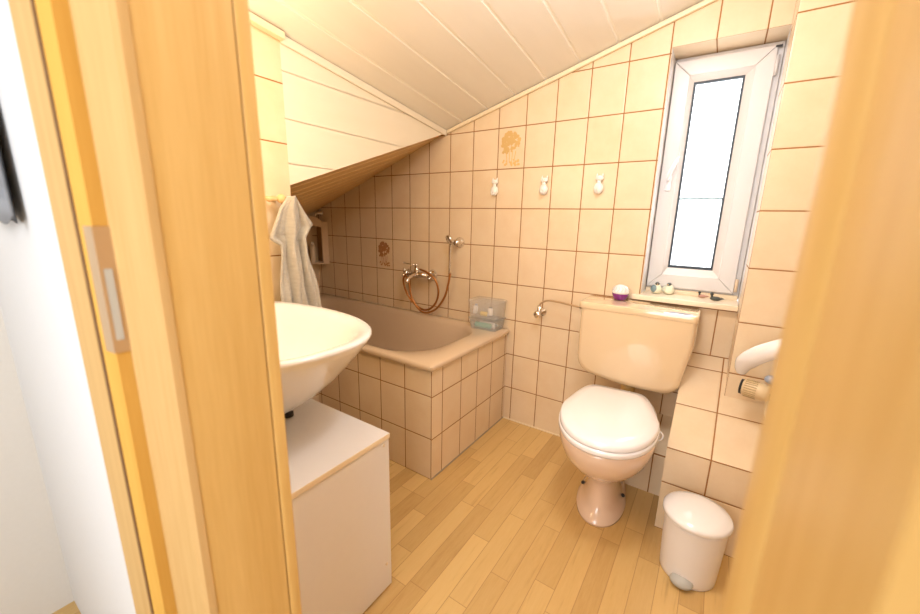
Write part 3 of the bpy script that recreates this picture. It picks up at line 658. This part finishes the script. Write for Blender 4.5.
# ------------------------------------------------------------------ things on cistern and sill
fb = thing('air_freshener', 'round white and purple air freshener standing on the cistern lid', 'air freshener', (0.992, -0.050, 0.8015))
MB().lathe([(0.024, 0), (0.028, 0.002), (0.035, 0.024), (0.0355, 0.028)], (0, 0, 0), 28).out('base', M_PURPLE, fb, True)
MB().lathe([(0.0350, 0.0285), (0.0375, 0.036), (0.034, 0.050), (0.025, 0.061), (0.012, 0.067), (0.002, 0.068)], (0, 0, 0), 28).out('dome', M_SEAT, fb, True)
b = MB()
for k in range(5):
    a0 = -2.6 + 0.42 * k; pts = []
    for i in range(6):
        u = i / 5; a = a0 + 0.22 * math.sin(3 * u); z = 0.040 + 0.021 * u; r = 0.0378 * math.sqrt(max(0, 1 - ((z - 0.033) / 0.036) ** 2)) + 0.0008
        pts.append((r * math.cos(a), r * math.sin(a), z))
    b.tube(pts, 0.0009, 5)
b.out('swirl_pattern', M_GREY, fb)
def bird(loc, label, wing, body, rz):
    loc = tuple(loc)
    t = thing('bird_figurine', label, 'figurine', loc, rz, 'round bird figurines on the window sill')
    MB().lathe([(0.010, 0), (0.018, 0.004), (0.022, 0.016), (0.019, 0.029), (0.012, 0.040), (0.009, 0.044)], (0, 0, 0), 22).out('bird_body', body, t, True)
    h = MB().ell((0, -0.003, 0.045), (0.0095, 0.011, 0.0085), 16, 8).out('bird_head', plain('bird_head' + label[:4], (0.06, 0.07, 0.07), 0.4), t, True)
    MB().lathe([(0.003, 0), (0.0004, 0.009)], (0, -0.012, 0.045), 8, axis='y').out('beak', M_PEG, h, True)
    MB().ell((-0.010, -0.003, 0.022), (0.016, 0.020, 0.019), 16, 8).out('wing', wing, t, True)
Mw1 = plain('wing_bluegrey', (0.16, 0.24, 0.27), 0.35); Mw2 = plain('wing_pale', (0.62, 0.66, 0.56), 0.35); Mb1 = plain('bird_cream', (0.82, 0.80, 0.62), 0.35)
bird((1.124, 0.062, 0.8285), 'plump bird figurine with a blue-grey wing on the sill, left of its pale twin', Mw1, Mb1, 0.2)
bird((1.172, 0.078, 0.8285), 'plump pale cream bird figurine on the sill beside its blue-grey twin', Mw2, Mb1, -0.4)
def duck(loc, label, s, col, rz):
    t = thing('duck_figurine', label, 'figurine', loc, rz, 'tiny duck figurines on the window sill')
    b = MB().ell((0, 0, 0.009 * s), (0.021 * s, 0.011 * s, 0.009 * s), 18, 8); b.lathe([(0.006 * s, 0), (0.001 * s, 0.012 * s)], (0.019 * s, 0, 0.010 * s), 8, axis='x')
    b.out('duck_body', col, t, True)
    b = MB().tube([(-0.013 * s, 0, 0.012 * s), (-0.015 * s, 0, 0.024 * s)], 0.0045 * s, 8).ell((-0.015 * s, 0, 0.028 * s), (0.0075 * s, 0.0065 * s, 0.0065 * s), 12, 8)
    h = b.out('duck_head', plain('duck_head' + label[:5], (0.03, 0.035, 0.03), 0.4), t, True)
    MB().ell((-0.024 * s, 0, 0.026 * s), (0.006 * s, 0.0035 * s, 0.0018 * s), 10, 6).out('bill', M_PEG, h, True)
duck((1.352, 0.045, 0.8285), 'dark green-grey duck figurine at the right end of the window sill', 1.0, plain('duck_dark', (0.07, 0.08, 0.07), 0.4), 0.15)
duck((1.303, 0.085, 0.8285), 'smaller brown and pink duck figurine just left of the dark duck', 0.8, plain('duck_brown', (0.50, 0.28, 0.22), 0.4), 0.1)

# ------------------------------------------------------------------ pedal bin
bn = thing('pedal_bin', 'small white round pedal bin with grey pedal on the floor', 'bin', (1.398, -0.55, 0))
MB().lathe([(0.078, 0.0), (0.082, 0.004), (0.083, 0.02), (0.091, 0.200), (0.091, 0.212)], (0, 0, 0), 48).out('bin_body', M_BIN, bn, True)
MB().lathe([(0.095, 0.2125), (0.099, 0.216), (0.099, 0.226), (0.094, 0.233), (0.07, 0.2425), (0.035, 0.247), (0.002, 0.248)], (0, 0, 0), 48).out('lid', M_BINLID, bn, True)
MB().ell((-0.012, -0.083, 0.021), (0.034, 0.026, 0.018), 24, 12).out('pedal', M_GREY, bn, True)

# ------------------------------------------------------------------ washbasin + cabinet
wb = thing('washbasin', 'white ceramic washbasin on the left wall above a low cabinet', 'washbasin', (XT, -1.325, 0.83))
def basin(k, z, cxn=0.25, n=56, off=0.0):
    pts = []
    for i in range(n):
        a = 2 * math.pi * i / n; c, s = math.cos(a), math.sin(a)
        if c > 0: x = 0.25 + 0.395 * abs(c) ** (2 / 2.5); y = 0.268 * (1 if s > 0 else -1) * abs(s) ** (2 / 2.5)
        else: x = 0.25 - 0.249 * abs(c) ** (2 / 6); y = 0.268 * (1 if s > 0 else -1) * abs(s) ** (2 / 6)
        if c <= 0: y *= 1 - 0.12 * (0.25 - x) / 0.25
        xx = cxn + (x - cxn) * k
        if c <= 0 and off == 0: xx = x + (0.25 - x) * 0 if k > 0.3 else xx
        pts.append((max(0.001, xx), y * k, z))
    return pts
rings = [basin(0.30, -0.262), basin(0.42, -0.235), basin(0.59, -0.185), basin(0.755, -0.125), basin(0.88, -0.07), basin(0.965, -0.030), basin(1.0, -0.010), basin(0.998, -0.002), basin(0.975, 0.001)]
rings += [basin(0.90, -0.004, 0.30, off=1), basin(0.84, -0.020, 0.31, off=1), basin(0.72, -0.070, 0.31, off=1), basin(0.52, -0.120, 0.31, off=1), basin(0.28, -0.140, 0.31, off=1), basin(0.08, -0.143, 0.31, off=1)]
MB().loft(rings).out('basin_bowl', M_SANI, wb, True)
MB().lathe([(0.020, -0.1422), (0.022, -0.139), (0.014, -0.138)], (0.31, 0, 0), 20).out('drain_ring', M_CHROME, wb, True)
MB().tube([(0.34, 0.05, -0.255), (0.34, 0.05, -0.289)], 0.016, 14).out('drain_pipe', M_BLACK, wb, True)
b = MB().tube([(0.06, 0, 0.0), (0.06, 0, 0.09)], 0.020, 16).tube(spline([(0.06, 0, 0.06), (0.12, 0, 0.085), (0.18, 0, 0.075)], 4), 0.011, 12).tube([(0.06, 0, 0.09), (0.06, 0, 0.105), (0.02, 0, 0.13)], 0.008, 10)
b.out('tap', M_CHROME, wb, True)
cb_ = thing('vanity_cabinet', 'low white laminate cabinet with cream edges under the washbasin', 'cabinet', (0.005, -1.16, 0))
bevel(MB().box(0.0, 0.598, -0.40, 0.0, 0.001, 0.522).out('carcass', [M_CAB], cb_), 0.001, 1)
bevel(MB().box(-0.001, 0.620, -0.401, 0.001, 0.5225, 0.538).out('cabinet_top', [M_CABEDGE, M_CAB], cb_, fmat=lambda p: 1 if p.normal.z > 0.7 else 0), 0.001, 1)
d_ = bevel(MB().box(0.600, 0.617, -0.399, -0.001, 0.010, 0.5205).out('door', [M_CAB, M_CABEDGE], cb_, fmat=lambda p: 0 if p.normal.x > 0.7 else 1), 0.001, 1)
for z in (0.508, 0.10): MB().lathe([(0.0045, 0), (0.004, 0.002)], (0.617, -0.022, z), 12, axis='x').out('bumper', M_BOXCLR if False else M_CABEDGE, d_, True)

# ------------------------------------------------------------------ towel on its peg
pg = thing('towel_peg', 'round beige wooden peg on the tiled wall holding the towel', 'hook', (XT, -1.060, 1.197))
MB().lathe([(0.012, 0), (0.009, 0.006), (0.008, 0.030), (0.014, 0.040), (0.017, 0.050), (0.013, 0.060), (0.003, 0.063)], (0, 0, 0), 20, axis='x').out('peg', M_PEG, pg, True)
MB().tube([(0.045, 0, 0), (0.045, -0.045, -0.003), (0.045, -0.056, 0)], [0.008, 0.010, 0.007], 12).out('side_knob', M_PEG, pg, True)
tr = [(-1.019, 1.209), (-0.982, 1.168), (-0.935, 1.109), (-0.973, 1.064), (-0.961, 0.991), (-0.945, 0.911), (-0.932, 0.828), (-0.917, 0.735)]
tl = [(-1.043, 1.206), (-1.078, 1.158), (-1.116, 1.061), (-1.083, 1.035), (-1.087, 0.974), (-1.09, 0.90), (-1.092, 0.822), (-1.094, 0.735)]
M_, N_ = 56, 40
verts = []; faces = []
def lerp(A, s):
    k = min(int(s), len(A) - 2); f = s - k; return (A[k][0] + (A[k + 1][0] - A[k][0]) * f, A[k][1] + (A[k + 1][1] - A[k][1]) * f)
for i in range(M_ + 1):
    s = i / M_ * 7; L_, Rr = lerp(tl, s), lerp(tr, s)
    for j in range(N_ + 1):
        u = j / N_; y = L_[0] + (Rr[0] - L_[0]) * u; z = L_[1] + (Rr[1] - L_[1]) * u
        w = min(1, s / 2.2)
        fold = 0.013 * math.sin(u * 15 + 0.5 + 0.5 * math.sin(s * .6)) + 0.007 * math.sin(u * 31 + s * .3)
        x = 0.010 + 0.022 * math.sin(math.pi * min(1, max(0, u))) * (1 - 0.3 * w) + fold * w + (0.022 * (1 - w))
        verts.append((x, y + 0.004 * math.sin(s * 2.1 + u * 9) * w, z + (0.006 * math.sin(u * 11) if i == M_ else 0)))
for i in range(M_):
    for j in range(N_): a = i * (N_ + 1) + j; faces.append((a, a + 1, a + N_ + 2, a + N_ + 1))
tw = mk('towel', verts, faces, M_TOWEL, None, True)
sm = tw.modifiers.new('solid', 'SOLIDIFY'); sm.thickness = 0.006; sm.offset = 0
tag(tw, 'grey-beige terry towel hanging in folds from the peg beside the washbasin', 'towel')

# ------------------------------------------------------------------ radiator with thermostat at the right
rd = thing('radiator', 'white curved radiator end with a beige ribbed thermostat at right wall', 'radiator', (1.558, -0.25, 0.68))
r0 = (1.55, -0.25, 0.68)
path = spline([(1.455, -0.235, 0.625), (1.458, -0.262, 0.665), (1.475, -0.285, 0.700), (1.515, -0.295, 0.735), (1.575, -0.29, 0.765), (1.66, -0.26, 0.785)], 7)
b = MB(); rings = []
for i, p in enumerate(path):
    t = i / (len(path) - 1); wv = 0.014 + 0.017 * min(1, t * 4); th = 0.006
    tv = (path[min(i + 1, len(path) - 1)] - path[max(0, i - 1)]).normalized(); nrm = Vector((0, -1, 0)).cross(tv).normalized() * -1
    ring = []
    for j in range(16):
        a = 2 * math.pi * j / 16; ring.append(p - Vector(r0) + nrm * wv * math.cos(a) + Vector((0, 1, 0)) * 0.022 * math.sin(a))
    rings.append(ring)
b.loft(rings).out('curved_tube', M_SEAT, rd, True)
o = MB().loft([srect(0.10, 0.04, 0.10, 0.018, -0.20, 0.015), srect(0.10, 0.04, 0.10, 0.018, 0.085, 0.015)]).out('radiator_panel', M_SEAT, rd); sharp(o)
th = MB().tube([(0, 0, 0), (0.004, 0, 0), (0.012, 0, 0), (0.055, 0, 0), (0.075, 0, 0), (0.08, 0, 0)], [0.020, 0.026, 0.029, 0.030, 0.027, 0.020], 30).out('thermostat_head', M_THERM, rd, True, loc=rel(r0, (1.462, -0.28, 0.590)), rot=(0, 0.02, -0.25))
b = MB()
for k in range(22):
    a = 2 * math.pi * k / 22; b.tube([(0.010, 0.0295 * math.cos(a), 0.0295 * math.sin(a)), (0.045, 0.0300 * math.cos(a), 0.0300 * math.sin(a))], 0.0016, 6)
b.out('grip_ribs', plain('rib_brown', (0.45, 0.33, 0.17), 0.5), th)
MB().tube([(-0.004, 0, 0), (0.003, 0, 0)], 0.026, 24).out('end_cap', M_BLACK, th, True)
MB().tube([(0.081, 0, 0), (0.095, 0, 0)], 0.021, 20).out('union_ring', M_BLACK, th, True)
MB().ell(rel(r0, (1.535, -0.30, 0.640)), (0.020, 0.016, 0.015), 18, 10).out('valve_cap', M_BLUEG, rd, True)
MB().tube(relp(r0, [(1.548, -0.27, 0.60), (1.548, -0.25, 0.50), (1.56, -0.24, 0.40 + 0.06)]), 0.009, 12).out('supply_pipe', M_SEAT, rd, True)

# ------------------------------------------------------------------ jacket hanging in the hall
jk = thing('hanging_jacket', 'dark blue-grey jacket hanging on the white hall wall at the far left', 'jacket', (0.295, -1.743, 1.125))
rings = []
for i in range(26):
    t = i / 25; z = 0.70 * t; ring = []
    for j in range(48):
        a = 2 * math.pi * j / 48
        wx = (0.125 - 0.06 * t ** 1.3) * (1 + 0.03 * math.sin(5 * a + 3 * t)); wy = (0.0150 - 0.003 * t) * (1 + 0.16 * math.sin(9 * a + 4 * t))
        ring.append((wx * math.cos(a), -0.0185 + wy * math.sin(a), z + (0.008 * math.sin(5 * a) if i == 0 else 0)))
    rings.append(ring)
MB().loft(rings).out('jacket_body', plain('blue_grey_cloth', (0.22, 0.23, 0.25), 0.9, var=0.6, vscale=26, bump=0.5), jk, True)
MB().tube([(0, -0.015, 0.70), (0, -0.012, 0.75), (0.0, -0.003, 0.76)], 0.004, 8).out('hanging_loop', M_BLACK, jk, True)
